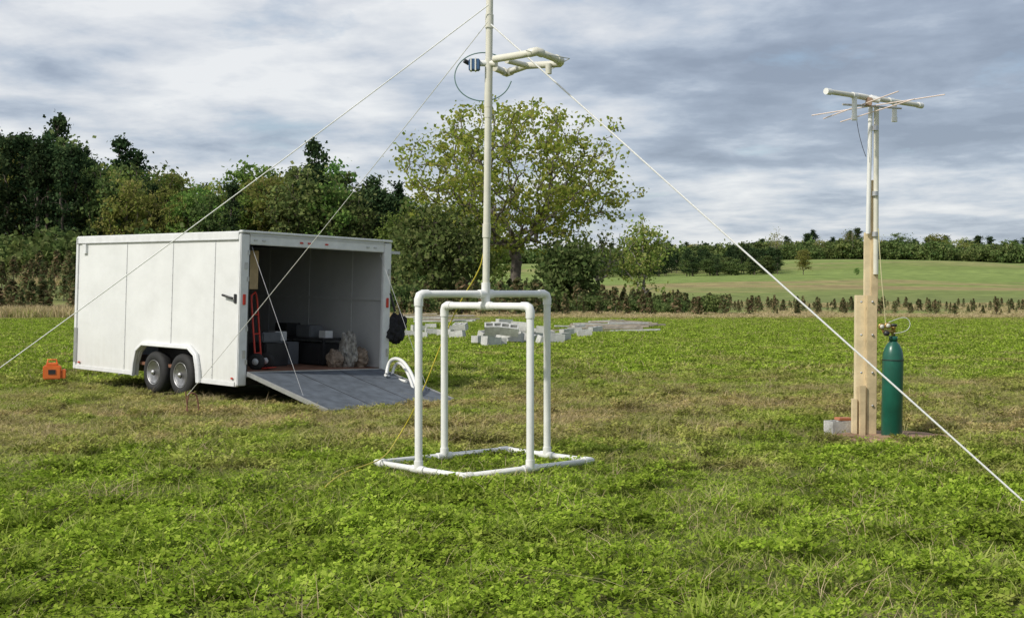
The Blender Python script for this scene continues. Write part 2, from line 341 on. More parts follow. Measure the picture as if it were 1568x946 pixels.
bare=[tree('bare%d'%i,[bark_l,lf_yel],12,7.5,3.2,4.5,4,nt=110,lp=4,ls=.3,sig=.5,trunk_r=.2,fork=.25,seed=70+i,hollow=.3,tr_top=8) for i in range(2)]
wood=empty('woodland_treeline')
def topv(u):
    return float(np.interp(u,[-200,0,60,90,130,170,220,290,330,380,430,470,520,570,620,700],[236,232,244,220,258,252,266,288,308,258,286,254,278,298,322,335]))
for k in range(3):
    u=-190+k*9
    while u<640+k*60:
        d=150+k*9+random.uniform(-4,4); x=(u-784)/F*d; z0=H(x,d)
        isP=(u<140 and random.random()<.9) or (180<u<262 and random.random()<.75) or (550<u<610) or random.random()<.15
        tz=CH+(HY-topv(u)-(random.uniform(-30,14) if isP else random.uniform(-20,10))-(-8*k))/F*d
        me=random.choice(pin) if isP else random.choice(dec)
        s=(tz-z0)/(16.2 if isP else 14.2); 
        put('tree',me,(x,d,z0-.2),max(s,.4)*random.uniform(.85,1.1),random.random()*6,wood,max(s,.4))
        u+=random.uniform(26,46) if not isP else random.uniform(15,27)
for i in range(60):
    u=random.uniform(-200,650); d=random.uniform(138,150); x=(u-784)/F*d
    put('undergrowth',random.choice(shr),(x,d,H(x,d)-.1),random.uniform(1.0,2.0),random.random()*6,wood)
far=empty('distant_treeline')
for k in range(3):
    x=-70
    while x<330:
        d=520+k*14+random.uniform(-5,5); z0=H(x,d); q=random.random()
        me=random.choice(pin) if q<.45 else random.choice(dec) if q<.85 else random.choice(bare)
        s=random.uniform(.55,.95)*(.85 if x<130 else 1)
        put('tree',me,(x,d,z0-1.5),s*1.4,random.random()*6,far,s*random.uniform(.85,1.1)); x+=random.uniform(3,6)
for i in range(120):
    x=random.uniform(22,76); d=random.uniform(330,392)
    put('tree',random.choice(pin+dec[4:]),(x,d,H(x,d)-1.2),random.uniform(.45,.8),random.random()*6,far,random.uniform(.34,.50))
for i in range(260):
    x=random.uniform(-80,330); d=random.uniform(500,516)
    put('bush',random.choice(shr),(x,d,H(x,d)-.5),random.uniform(1.8,3.4),random.random()*6,far)
for (u,d,s,me) in [(1230,330,.5,dec[3]),(1312,330,.16,dec[0]),(1300,500,1.0,bare[0]),(1188,480,1.0,bare[1]),(1350,505,.8,bare[1]),(1255,505,.75,bare[0])]:
    x=(u-784)/F*d; put('bare_tree',me,(x,d,H(x,d)-.2),s,random.random()*6)
# ------------------------------------------------------------ trailer
white=mat('trailer_white',(.76,.77,.76),.38,var=.05,scale=1.5,bump=1.0,bscale=1.6)
def streak_dirt(m):
    nt=m.node_tree; N=nt.nodes; L=nt.links; b=N['Principled BSDF']; src=b.inputs['Base Color'].links[0].from_socket
    tc=N.new('ShaderNodeTexCoord'); mp=N.new('ShaderNodeMapping'); mp.inputs['Scale'].default_value=(6,6,.5); L.new(tc.outputs['Object'],mp.inputs[0])
    n=N.new('ShaderNodeTexNoise'); n.inputs['Scale'].default_value=1.6; n.inputs['Detail'].default_value=7; L.new(mp.outputs[0],n.inputs['Vector'])
    sp=N.new('ShaderNodeSeparateXYZ'); L.new(tc.outputs['Object'],sp.inputs[0])
    mr=N.new('ShaderNodeMapRange'); mr.inputs[1].default_value=1.0; mr.inputs[2].default_value=.15; mr.inputs[3].default_value=.04; mr.inputs[4].default_value=.5; L.new(sp.outputs['Z'],mr.inputs[0])
    mu=N.new('ShaderNodeMath'); mu.operation='MULTIPLY'; L.new(n.outputs['Fac'],mu.inputs[0]); L.new(mr.outputs[0],mu.inputs[1])
    mx=N.new('ShaderNodeMix'); mx.data_type='RGBA'; L.new(mu.outputs[0],mx.inputs[0]); L.new(src,mx.inputs[6]); mx.inputs[7].default_value=(.42,.40,.33,1); L.new(mx.outputs[2],b.inputs['Base Color'])
streak_dirt(white)
trim=mat('trailer_trim',(.74,.75,.75),.35,var=.08,scale=5)
alu=mat('aluminium',(.6,.6,.6),.35,.8,var=.1)
seamm=mat('seam_grey',(.56,.57,.57),.5,var=.1)
black=mat('black_rubber',(.022,.022,.022),.75,var=.2,scale=20)
blackp=mat('black_plastic',(.03,.03,.032),.45,var=.2)
rampm=mat('ramp_grey',(.12,.14,.165),.7,var=.25,scale=5,bump=.3,bscale=60)
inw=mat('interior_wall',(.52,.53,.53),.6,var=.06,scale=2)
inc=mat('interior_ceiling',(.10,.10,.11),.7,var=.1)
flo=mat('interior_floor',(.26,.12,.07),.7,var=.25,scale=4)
red=mat('red_paint',(.6,.045,.025),.4,var=.1)
wood_m=mat('pine_lumber',(.78,.65,.42),.75,var=.14,scale=5,bump=.2,bscale=20)
ply=mat('plywood',(.55,.4,.22),.7,var=.15)
W,LT,ZB,ZT=2.94,5.04,.13,2.44
tr=empty('enclosed_trailer',(-4.15,19.1,0),(math.radians(.75),math.radians(1.4),math.radians(46)))
a0,a1,at=.98,2.92,.64
def wallpoly(x0,x1,name,notch=True):
    pts=[(0,ZB),(a0,ZB),(a0+.02,ZB+.2),(a0+.12,at-.12),(a0+.28,at),(a1-.28,at),(a1-.12,at-.12),(a1-.02,ZB+.2),(a1,ZB),(LT,ZB),(LT,ZT),(0,ZT)]
    n=len(pts); V=[(x0,p[0],p[1]) for p in pts]+[(x1,p[0],p[1]) for p in pts]
    Fs=[tuple(range(n))[::-1],tuple(range(n,2*n))]+[(i,(i+1)%n,n+(i+1)%n,n+i) for i in range(n)]
    o=meshobj(name,V,Fs,white if x0<1 else inw,tr); bm=bmesh.new(); bm.from_mesh(o.data); bmesh.ops.recalc_face_normals(bm,faces=bm.faces); bm.to_mesh(o.data); bm.free(); return o
wallpoly(0,.05,'left_wall'); wallpoly(W-.05,W,'right_wall')
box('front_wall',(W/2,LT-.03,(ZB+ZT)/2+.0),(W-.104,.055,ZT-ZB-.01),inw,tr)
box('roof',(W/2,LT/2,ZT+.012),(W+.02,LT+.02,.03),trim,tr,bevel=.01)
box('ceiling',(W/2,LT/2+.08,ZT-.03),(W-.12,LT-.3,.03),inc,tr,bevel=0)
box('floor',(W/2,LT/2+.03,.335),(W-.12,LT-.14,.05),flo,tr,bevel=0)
box('chassis',(W/2,LT/2,.22),(W-.9,LT-.3,.12),blackp,tr)
box('roof_rail',(-.012,LT/2,ZT-.045),(.02,LT,.10),trim,tr,bevel=.004)
box('roof_rail_lip',(-.02,LT/2,ZT-.10),(.03,LT,.014),seamm,tr,bevel=.003)
box('bottom_rail_front',(-.010,(a1+LT)/2,ZB+.035),(.016,LT-a1-.04,.07),trim,tr,bevel=.004)
box('bottom_rail_rear',(-.010,a0/2,ZB+.035),(.016,a0-.04,.07),trim,tr,bevel=.004)
box('front_corner',(-.012,LT-.03,(ZB+ZT)/2),(.02,.08,ZT-ZB),trim,tr,bevel=.006)
for yy in (.02+.62,1.85,3.30):
    z0=at+.01 if a0<yy<a1 else ZB+.08
    box('panel_seam',(-.003,yy,(z0+ZT-.11)/2),(.008,.016,ZT-.11-z0),seamm,tr,bevel=.002)
    for k in range(int((ZT-.2-z0)/.12)):
        box('rivet',(-.009,yy,z0+.06+k*.12),(.006,.010,.010),alu,tr,bevel=0)
def arch(off,name,x,r,m):
    pts=[(x,a0-off,ZB+.0),(x,a0-off+.03,ZB+.2),(x,a0+.10-off,at-.10+off*.6),(x,a0+.27,at+off),(x,a1-.27,at+off),(x,a1-.10+off,at-.10+off*.6),(x,a1+off-.03,ZB+.2),(x,a1+off,ZB)]
    return tube(name,pts,r,m,tr,res=3)
arch(.03,'fender_flare',-.03,.04,trim); arch(0.01,'fender_lip',-.06,.018,trim)
box('wheel_box',(.42,(a0+a1)/2,.40),(.03,a1-a0,.56),blackp,tr); box('wheel_box_top',(.24,(a0+a1)/2,at+.01),(.36,a1-a0,.03),blackp,tr)
def wheel(cx,cy,par,side=-1):
    e=bpy.data.objects.new('wheel',None); link(e,par); e.location=(cx,cy,.215); e.rotation_euler=(0,math.radians(-90),0)
    lathe('tyre',[(.19,-.1),(.27,-.11),(.325,-.085),(.345,-.04),(.345,.04),(.33,.085),(.27,.11),(.2,.10),(.19,.08)],black,e)
    lathe('rim',[(.2,.05),(.2,.095),(.175,.10),(.165,.07),(.06,.065),(.05,.10),(.035,.115)],blackp,e)
    for k in range(8):
        a=k*math.pi/4
        box('spoke_slot',(math.cos(a)*.115,math.sin(a)*.115,.074),(.05,.018,.014),seamm if k%2 else blackp,e,(0,0,a),.002)
    lathe('rim_lip',[(.198,.098),(.201,.103),(.196,.105),(.193,.098)],alu,e)
    lathe('hub_cap',[(.04,.09),(.04,.12),(.028,.135),(.0,.138)],alu,e,n=16)
for cy in (1.52,2.33):
    wheel(.085,cy,tr); wheel(W-.085,cy,tr)
box('axle',(W/2,1.9,.22),(W-.7,1.1,.06),blackp,tr)
pw=.16
box('rear_post_left',(pw/2-.012,-.02,(ZB+ZT)/2),(pw,.07,ZT-ZB-.03),trim,tr,bevel=.012)
box('rear_post_right',(W-pw/2+.012,-.02,(ZB+ZT)/2),(pw,.07,ZT-ZB-.03),trim,tr,bevel=.012)
box('rear_header',(W/2,-.02,ZT-.085),(W-2*pw+.02,.066,.17),trim,tr,bevel=.01)
box('header_cap',(W/2,-.03,ZT+.02),(W+.03,.10,.04),trim,tr,bevel=.012)
box('header_shadow_gap',(W/2,-.056,ZT-.03),(W-.3,.006,.018),seamm,tr,bevel=0)
for k,x in enumerate((.25,.4,1.1,1.25,W/2+.12,W-.5,W-.35)): box('clearance_light',(x,-.06,ZT-.10),(.06,.016,.024),red if k in(2,3,4) else alu,tr,bevel=.004)
box('rear_sill',(W/2,-.03,.31),(W-2*pw+.02,.09,.09),alu,tr,bevel=.005)
box('bumper',(W/2,.02,.2),(W-.1,.05,.10),blackp,tr)
for x in (.07,W-.06):
    box('tail_light',(x,-.062,1.44),(.05,.018,.16),red,tr,bevel=.006)
    box('latch_keeper',(x+.02,-.062,1.95),(.05,.02,.10),alu,tr,bevel=.004)
    box('hinge_plate',(x+.02,-.062,.62),(.05,.02,.12),alu,tr,bevel=.004)
for z in (.5,1.0,1.75,2.15): box('post_bolt_plate',(pw-.03,-.060,z),(.035,.014,.07),alu,tr,bevel=.003)
tube('lock_bar',[(-.02,.10,1.45),(-.05,.12,1.46),(-.06,.33,1.50)],.018,blackp,tr)
box('latch_plate',(-.012,.06,1.45),(.02,.06,.14),blackp,tr)
box('door_edge_seal',(pw+.012,.0,1.35),(.03,.04,2.0),blackp,tr)
box('vent',(-.02,LT-.32,2.24),(.05,.12,.16),trim,tr,bevel=.02); box('marker_light',(-.02,LT-.2,.25),(.02,.07,.03),red,tr); box('marker_light',(-.02,.08,.25),(.02,.05,.03),red,tr)
box('stone_guard',(W/2,LT+.015,.55),(W+.02,.02,.7),alu,tr); box('stone_guard_side',(-.014,LT-.045,.55),(.02,.1,.62),alu,tr)
tube('tongue_left',[(.5,LT,.3),(W/2,LT+1.3,.3)],.05,blackp,tr); tube('tongue_right',[(W-.5,LT,.3),(W/2,LT+1.3,.3)],.05,blackp,tr); tube('jack',[(W/2,LT+1.05,-.15),(W/2,LT+1.05,.8)],.035,alu,tr)
for yy in (.9,2.1,3.3,4.4): box('wall_seam',(W-.055,yy,1.4),(.008,.03,2.0),seamm,tr,bevel=0)
box('wall_rail',(W-.062,2.4,1.5),(.02,4.6,.045),seamm,tr,bevel=0)
rl=2.03; rz=.32; ang=math.atan2(rz+.10,rl)
rp=bpy.data.objects.new('ramp_door',None); link(rp,tr); rp.location=(W/2-.02,-.08,rz); rp.rotation_euler=(ang,0,0)
box('ramp_panel',(0,-rl/2,0),(W-.36,rl,.05),rampm,rp,bevel=.006)
box('ramp_edge_l',(-(W-.36)/2-.012,-rl/2,.005),(.03,rl,.07),alu,rp); box('ramp_edge_r',((W-.36)/2+.012,-rl/2,.005),(.03,rl,.07),alu,rp)
box('ramp_flap',(0,-rl-.10,-.005),(W-.5,.22,.02),rampm,rp,(-.05,0,0),.003)
box('ramp_hinge',(0,-rl+.01,.022),(W-.4,.03,.02),alu,rp)
for k in range(2): box('ramp_joint',(-.43+k*.86,-rl/2,.0275),(.010,rl-.05,.004),blackp,rp,bevel=0)
wirem=mat('steel_cable',(.45,.45,.45),.5,.5)
for x in (.2,W-.22): tube('ramp_cable',[(x,-.03,ZT-.2),(x+(.05 if x<1 else -.05),-1.35,.07)],.0035,wirem,tr)
ht=bpy.data.objects.new('hand_truck',None); link(ht,tr); ht.location=(.60,.34,.36); ht.rotation_euler=(-.10,0,.55)
tube('frame_rail',[(-.02,0,.0),(-.02,0,1.05),(.0,0,1.15),(.10,-.02,1.2),(.18,0,1.15),(.2,0,1.05),(.2,0,0)],.015,red,ht)
for z in (.25,.55,.85): tube('cross_bar',[(-.02,0,z),(.2,0,z)],.012,red,ht)
box('toe_plate',(.09,-.12,.01),(.30,.22,.012),red,ht)
for x in (-.1,.28): lathe('truck_wheel',[(.0,-.03),(.07,-.035),(.13,-.03),(.13,.03),(.07,.035),(0,.03)],black,ht,(x,-.05,.12),(0,math.pi/2,0)); lathe('truck_hub',[(.05,-.05),(.05,.05)],seamm,ht,(x,-.05,.12),(0,math.pi/2,0))
box('workbench_top',(W-.45,1.75,.80),(.6,2.0,.04),blackp,tr); 
for yy in (.8,2.7):
    box('bench_leg',(W-.7,yy,.58),(.05,.05,.42),blackp,tr); box('bench_leg',(W-.15,yy,.58),(.05,.05,.42),blackp,tr)
box('storage_bin',(W-.5,1.15,.55),(.45,.6,.36),blackp,tr,bevel=.02); box('storage_bin',(W-.5,1.95,.55),(.45,.6,.36),blackp,tr,bevel=.02)
gt=mat('tool_grey',(.14,.15,.165)); box('toolbox',(W-.5,1.45,.92),(.3,.4,.2),gt,tr,bevel=.015); box('amplifier',(W-.45,2.15,.93),(.3,.35,.22),blackp,tr,bevel=.01); box('paper_box',(W-.5,1.0,.88),(.16,.18,.12),trim,tr)
box('equipment_case',(1.35,1.1,.55),(.55,.4,.38),blackp,tr,(0,0,.2),.02); box('equipment_case',(1.3,1.1,.83),(.4,.3,.16),gt,tr,(0,0,.1),.02); box('case_label',(1.22,.895,.60),(.12,.008,.07),trim,tr,(0,0,.2),0)
box('wooden_crate',(1.9,1.6,.55),(.5,.5,.38),gt,tr,bevel=.01); box('white_carton',(1.85,1.55,.83),(.24,.2,.16),trim,tr,bevel=.01); box('plywood_sheet',(.50,.40,1.9),(.24,.03,.6),ply,tr)
def crumple(name,loc,s,m,par,seed=0,amp=.22,rot=(0,0,0)):
    bm=bmesh.new(); bmesh.ops.create_icosphere(bm,subdivisions=4,radius=1)
    for v in bm.verts:
        n=noise.turbulence(v.co*1.6+Vector((seed*5,0,0)),3,True); n2=noise.noise(v.co*4+Vector((0,seed,0)))
        v.co=v.co*(1-amp+amp*1.6*n+.08*n2); v.co.z=max(v.co.z,-.75)
        v.co=Vector((v.co.x*s[0],v.co.y*s[1],v.co.z*s[2]))
    me=bpy.data.meshes.new(name); bm.to_mesh(me); bm.free(); me.materials.append(m); o=bpy.data.objects.new(name,me); o.location=loc; o.rotation_euler=rot; return link(o,par)
bagm=mat('plastic_bag',(.40,.38,.34),.35,var=.45,scale=14); sand=mat('sand_bag',(.30,.23,.17),.8,var=.3,scale=8)
crumple('trash_bag',(W-.50,.40,.62),(.16,.18,.36),bagm,tr,1); crumple('sack',(W-.75,.42,.48),(.14,.16,.18),sand,tr,2); crumple('sack',(W-.28,.35,.50),(.14,.17,.20),sand,tr,3)
crumple('black_tarp_bundle',(W+.16,-.03,1.0),(.20,.14,.30),mat('black_cloth',(.012,.012,.014),.9),tr,4,.3,(0,.5,0))
tube('tarp_strap',[(W,-.05,1.6),(W+.12,-.05,1.3)],.02,blackp,tr)
box('door_holdback',(W+.13,.02,2.28),(.24,.03,.05),alu,tr)
# ------------------------------------------------------------ bent pipes
pvc=mat('pvc_white',(.80,.80,.77),.35,var=.05,scale=8)
pvcc=mat('pvc_cream',(.70,.68,.58),.4,var=.06,scale=8)
bp_=empty('bent_pipe_stand')
pp=P
tube('bent_pipe',[pp(592,572,20.4),pp(594,556,20.5),pp(603,548,20.4),pp(615,551,20.2),pp(625,563,20),pp(634,580,19.8),pp(640,600,19.6)],.028,pvc,bp_,True)
tube('bent_pipe',[pp(600,576,20.8),pp(603,560,20.9),pp(612,554,20.8),pp(622,566,20.5),pp(630,585,20.3),pp(634,600,20.0)],.024,pvc,bp_,True)
tube('bent_pipe_foot',[pp(590,574,20.4),pp(600,578,20.8),pp(622,584,20.3)],.022,pvc,bp_)
# ------------------------------------------------------------ PVC antenna mast
m_=empty('pvc_antenna_mast')
r=.033; zt1,zt2=1.54,1.435; zb=.055
cl=(-1.19,11.21);cn=(-.394,10.38);cr=(.704,11.34);cf=(-.056,12.15)
m1=(-.792,10.8);m3=(.324,11.75);m2=(-.62,11.68);m4=(.155,10.86)
tube('base_frame',[(*c,zb) for c in (cl,cn,cr,cf)],.028,pvc,m_,cyc=True)
def collar(a,b,rr=.039,name='fitting'): return tube(name,[a,b],rr,pvc,m_)
def toward(a,b,t):
    a=Vector(a);b=Vector(b); return tuple(a+(b-a).normalized()*t)
def arcpipe(a,b,zt,nm):
    A=(*a,zb);B=(*b,zb);At=(*a,zt);Bt=(*b,zt); k=.05
    tube(nm,[A,toward(At,A,k),toward(toward(At,A,k*.35),Bt,k*.35),toward(At,Bt,k),toward(Bt,At,k),toward(toward(Bt,At,k*.35),B,k*.35),toward(Bt,B,k),B],r,pvc,m_)
    for T_,O,Bs in ((At,Bt,A),(Bt,At,B)):
        tube('elbow',[toward(T_,Bs,.10),toward(T_,Bs,.045),toward(toward(T_,Bs,.012),O,.012),toward(T_,O,.045),toward(T_,O,.10)],.039,pvc,m_)
    for q in (A,B): collar(q,(q[0],q[1],.13))
arcpipe(m1,m3,zt1,'upper_portal'); arcpipe(m2,m4,zt2,'lower_portal')
for a,b in ((cl,cn),(cl,cf),(cn,cr),(cf,cr)):
    md=((a[0]+b[0])/2,(a[1]+b[1])/2,zb); collar(toward(md,(*a,zb),.08),toward(md,(*b,zb),.08),.035)
for c,o1,o2 in ((cl,cn,cf),(cn,cl,cr),(cr,cn,cf),(cf,cl,cr)):
    tube('corner_elbow',[toward((*c,zb),(*o1,zb),.08),(*c,zb),toward((*c,zb),(*o2,zb),.08)],.034,pvc,m_)
mx,my=-.232,11.275
collar(toward((mx,my,zt1),(*m1,zt1),.08),toward((mx,my,zt1),(*m3,zt1),.08)); collar(toward((mx,my,zt2),(*m2,zt2),.08),toward((mx,my,zt2),(*m4,zt2),.08))
collar((mx,my,zt2-.01),(mx,my,zt1+.10))
topz=4.55
def mp(z): return (mx+.013*(z-1.5),my,z)
tube('mast_pole',[mp(zt1),mp(topz)],.031,pvcc,m_)
for z in (2.10,3.25,3.95): tube('mast_coupling',[mp(z-.06),mp(z+.06)],.037,pvcc,m_)
tube('mast_sleeve',[mp(3.1),mp(3.62)],.035,pvcc,m_)
Q=lambda u,v,dz=0: P(u,v,(3.57+dz-CH)*F/(HY-v))
loop=[Q(757,91),Q(800,84),Q(822,79),Q(858,93),Q(857,98),Q(806,101),Q(776,112),Q(757,104)]
tube('loop_frame',loop,.032,pvcc,m_)
for i in (2,3,6): tube('loop_elbow',[toward(loop[i],loop[i-1],.09),loop[i],toward(loop[i],loop[(i+1)%8],.09)],.038,pvcc,m_)
tube('loop_cross',[Q(776,93),Q(808,101)],.026,pvcc,m_)
wire=mat('thin_white_wire',(.75,.75,.72),.4); tube('loop_wire',[Q(805,78),Q(872,90),Q(845,106)],.004,wire,m_)
tube('loop_drop',[Q(840,98),(Q(840,98)[0],Q(840,98)[1],3.48)],.028,pvcc,m_)
tube('mount_arm',[mp(3.58),Q(760,98)],.03,pvcc,m_); tube('mount_arm_left',[mp(3.58),(mx-.12,my,3.58)],.028,pvc,m_)
blue=mat('blue_box',(.05,.12,.25),.5); bx=box('balun_box',(mx-.10,my-.03,3.56),(.10,.09,.10),blue,m_,bevel=.008)
for k in (-.03,0.01): box('balun_strap',(mx-.10+k,my-.03,3.56),(.012,.10,.108),pvc,m_,bevel=0)
tube('balun_plug',[(mx-.15,my,3.58),(mx-.19,my-.02,3.60)],.02,blackp,m_)
coax=mat('coax_teal',(.10,.20,.18),.5)
lc=[(mx-.02+ .255*math.cos(a)-.005,my+.05+.05*math.sin(a),3.47+.225*math.sin(a)) for a in np.linspace(0.6,6.9-.8,20)]
tube('coax_loop',lc,.005,coax,m_,True)
rope=mat('white_rope',(.82,.82,.80),.6,var=.1,scale=60)
tA=P(752,38,11.2); e1=P(1568,768,9.2); d1=Vector(e1)-Vector(tA); e1b=Vector(tA)+d1*(tA[2]/(tA[2]-e1[2]))
def sagrope(a,b,r_,nm,sag=.02):
    a=Vector(a);b=Vector(b); return tube(nm,[tuple(a+(b-a)*t-Vector((0,0,sag*4*t*(1-t)))) for t in np.linspace(0,1,24)],r_,rope,m_)
sagrope(tA,e1b,.0075,'guy_rope',.0)
tB=P(748,8,11.2); e2=P(0,560,12.5); d2=Vector(e2)-Vector(tB); sagrope(tB,Vector(tB)+d2*(tB[2]/(tB[2]-e2[2])),.005,'guy_rope',.03)
tC=P(747,34,11.2); sagrope(tC,P(287,605,17.2),.0035,'guy_rope',.03)
steel=mat('rusty_steel',(.22,.10,.06),.7); stk=empty('anchor_stake')
sx=P(287,605,17.2); tube('stake_rod',[(sx[0]-.01,17.2,-.05),(sx[0],17.2,.16),(sx[0]+.06,17.2,.2),(sx[0]+.13,17.25,.15),(sx[0]+.14,17.25,-.05)],.010,steel,stk,True)
tube('stake_rod',[(sx[0]+.03,17.1,-.05),(sx[0]+.0,17.1,.22)],.008,steel,stk)
yel=mat('yellow_cable',(.62,.52,.05),.5); yc=[P(746,330,11.25),P(742,392,11.3),P(728,425,11.4),P(708,455,11.6),P(680,515,11.9),P(655,580,12),P(632,632,12.1),P(608,672,12.3)]
g_=lambda u,v:(lambda d:((u-784)/F*d,d,.10))((CH-.10)*F/(v-HY))
yc+= [g_(590,700),g_(560,712),g_(530,722),g_(512,732),g_(498,745)]
tube('yellow_cable',yc,.0055,yel,m_,True)
# ------------------------------------------------------------ wooden post with yagi
po=empty('antenna_post'); D=13.6
def brd(nm,u0,u1,v0,v1,dd,th=.04,m=wood_m,rz=0):
    a=P(u0,v1,dd); b=P(u1,v0,dd); z0=max(a[2],-.08) if v1<660 else -.1
    return box(nm,((a[0]+b[0])/2,dd,(z0+b[2])/2),(b[0]-a[0],th,b[2]-z0),m,po,(0,math.radians(.35),rz),.004)
wood2=mat('pine_lumber_darker',(.66,.52,.31),.75,var=.18,scale=5,bump=.2,bscale=20)
brd('left_board',1309,1324,452,668,13.66,.09); brd('right_board',1325.5,1341,452,670,13.58,.09,wood2); brd('brace_board',1316,1325,590,670,13.52,.04,wood2); brd('small_brace',1304,1312,610,668,13.60,.05)
brd('upper_board',1323,1334,356,470,13.74,.05); brd('upper_board_back',1333.5,1344,276,470,13.72,.05,wood2)
tube('pipe_support',[P(1329,358,13.68),P(1333,165,13.68)],.024,pvc,po); tube('pipe_support',[P(1341,420,13.68),P(1342,165,13.68)],.028,pvcc,po)
for v in (362,300,200): tube('pipe_clamp',[P(1340,v,13.66),P(1340.2,v-7,13.66)],.034,alu,po)
for z in (.35,.7,1.1,1.45): 
    for u in (1316,1333): lathe('bolt',[(.0,0),(.012,0),(.012,.012),(0,.014)],alu,po,((u-784)/F*13.6,13.53,z),(math.pi/2,0,0),8)
bL=P(1265,140,13.1); bR=P(1411,162,14.2)
tube('boom',[bL,bR],.027,pvcc,po)
bd=Vector(bR)-Vector(bL)
def bpnt(t): return tuple(Vector(bL)+bd*t)
for t in (0.02,.28,.47,.66,.98):
    tube('boom_tee',[bpnt(t-.022),bpnt(t+.022)],.034,pvc,po)
for t,dn in ((.28,.24),(.70,.20)):
    q=bpnt(t); tube('drop_pipe',[q,(q[0],q[1],q[2]-dn)],.027,pvc,po); tube('drop_cap',[(q[0],q[1],q[2]-dn+.03),(q[0],q[1],q[2]-dn-.02)],.032,pvc,po)
cop=mat('pale_copper_rod',(.78,.64,.56),.5,.0,var=.05); q=bpnt(.42)
box('mount_bracket',(q[0],q[1]-.03,q[2]-.05),(.06,.05,.09),mat('orange_tape',(.5,.34,.24),.6),po,(0,.15,.2))
tube('mount_saddle',[(q[0]-.12,q[1],q[2]+.02),(q[0]+.12,q[1],q[2]-.03)],.033,pvc,po)
for (a,b) in (((1243,177),(1447,145)),((1261,182),(1376,140)),((1287,187),(1400,152))):
    tube('yagi_element',[P(*a,13.9),P(*b,13.2)],.006,cop,po)
tube('yagi_spine',[P(1290,160,13.45),P(1380,166,13.7)],.012,alu,po)
tube('coax_drop',[P(1312,185,13.6),P(1316,215,13.55),P(1326,240,13.62)],.003,blackp,po,True)
tube('hose',[P(1345,350,13.6),P(1349,420,13.55),P(1354,470,13.5),P(1356,495,13.5)],.005,mat('clear_hose',(.6,.55,.3),.4),po,True)
tk=empty('gas_cylinder',((1365-784)/F*13.45,13.45,-.03),(0,math.radians(1.0),0)); green=mat('green_enamel',(.007,.11,.07),.32,var=.22,scale=4,bump=.05,spec=.6)
brass=mat('brass',(.5,.34,.12),.35,.8)
lathe('bottle',[(.0,-.05),(.10,-.05),(.108,-.03),(.108,.86),(.105,.92),(.092,.98),(.068,1.03),(.042,1.06),(.035,1.075),(.035,1.10)],green,tk,n=40)
lathe('neck_ring',[(.045,1.07),(.045,1.115),(.03,1.12)],green,tk); lathe('valve_body',[(.022,1.11),(.022,1.20),(.03,1.205),(.03,1.225)],brass,tk)
lathe('valve_wheel',[(.035,1.225),(.04,1.235),(.035,1.25)],blackp,tk)
tube('regulator_body',[(0,0,1.17),(-.12,-.02,1.17)],.018,brass,tk)
for x,z in ((-.07,1.20),(-.135,1.19)): lathe('gauge',[(.0,-.015),(.034,-.015),(.036,.012),(.03,.016),(0,.016)],brass,tk,(x,-.03,z+.03),(math.pi/2,0,0)); lathe('gauge_face',[(0,.0),(.022,.0),(.022,.004)],pvcc,tk,(x,-.05,z+.03),(math.pi/2,0,0))
lathe('regulator_knob',[(.025,-.03),(.028,.03)],blackp,tk,(-.09,-.05,1.15),(math.pi/2,0,0))
tube('hose_loop',[(0,-.02,1.15),(.12,-.03,1.16),(.18,-.03,1.25),(.13,-.02,1.33),(.02,0,1.3),(-.10,0,1.24)],.003,wire,tk,True)
tube('strap',[(.112*math.cos(a),.112*math.sin(a),.87) for a in np.linspace(0,6.28,24)],.004,black,tk)
conc=mat('concrete',(.60,.60,.57),.9,var=.2,scale=7,bump=.4,bscale=40)
def cblock():
    bm=bmesh.new()
    def sl(c,s):
        q=bmesh.ops.create_cube(bm,size=1)['verts']
        for v in q: v.co=Vector((v.co.x*s[0]+c[0],v.co.y*s[1]+c[1],v.co.z*s[2]+c[2]))
    for y_ in (-.083,.083): sl((0,y_,0),(.4,.034,.2))
    for x_ in (-.181,0,.181): sl((x_,0,0),(.034 if x_ else .036,.131,.196))
    me=bpy.data.meshes.new('concrete_block'); bm.to_mesh(me); bm.free(); me.materials.append(conc); return me
cb=cblock()
nb=empty('concrete_block_with_brick',((1287-784)/F*13.75,13.75,0)); o=put('block',cb,(0,0,.09),.8,.4,nb); 
box('brick',(.03,-.02,.19),(.2,.09,.03),mat('brick_orange',(.5,.2,.10),.7),nb,(.06,.05,.5))
pile=empty('concrete_block_pile')
def addb(u,v,rot,lev=0,s=1.35,tilt=0):
    d=3061/(v-HY); o=put('block',cb,((u-784)/F*d,d,.1*s+lev*.2*s),s,rot,pile); o.rotation_euler=(tilt,random.uniform(-.12,.12),rot)
for (u,v) in [(628,516),(645,518),(662,514),(682,516),(700,518),(640,508),(660,504),(690,507),(706,506)]: addb(u,v,random.uniform(-.5,.5),0,random.uniform(1.0,1.35))
for (u,v) in [(735,527),(752,530),(768,529),(785,525),(800,524),(745,520),(772,520),(792,516),(812,524),(830,527),(848,526),(862,522),(822,517),(842,516)]: addb(u,v,random.uniform(0,3),0,random.uniform(1.0,1.6),random.choice([0,.3,.5,0]))
for (u,v) in [(765,522),(780,526),(772,512),(832,520),(796,518),(756,524),(705,516)]: addb(u,v,random.uniform(-.8,.8),1,random.uniform(1.0,1.5),random.choice([0,.5,.3,0]))
for (u,v) in [(880,512),(895,516),(912,510),(868,514),(886,507)]: addb(u,v,random.uniform(-.8,.8),0,1.2)
oldw=mat('weathered_planks',(.42,.36,.29),.9,var=.25,scale=4)
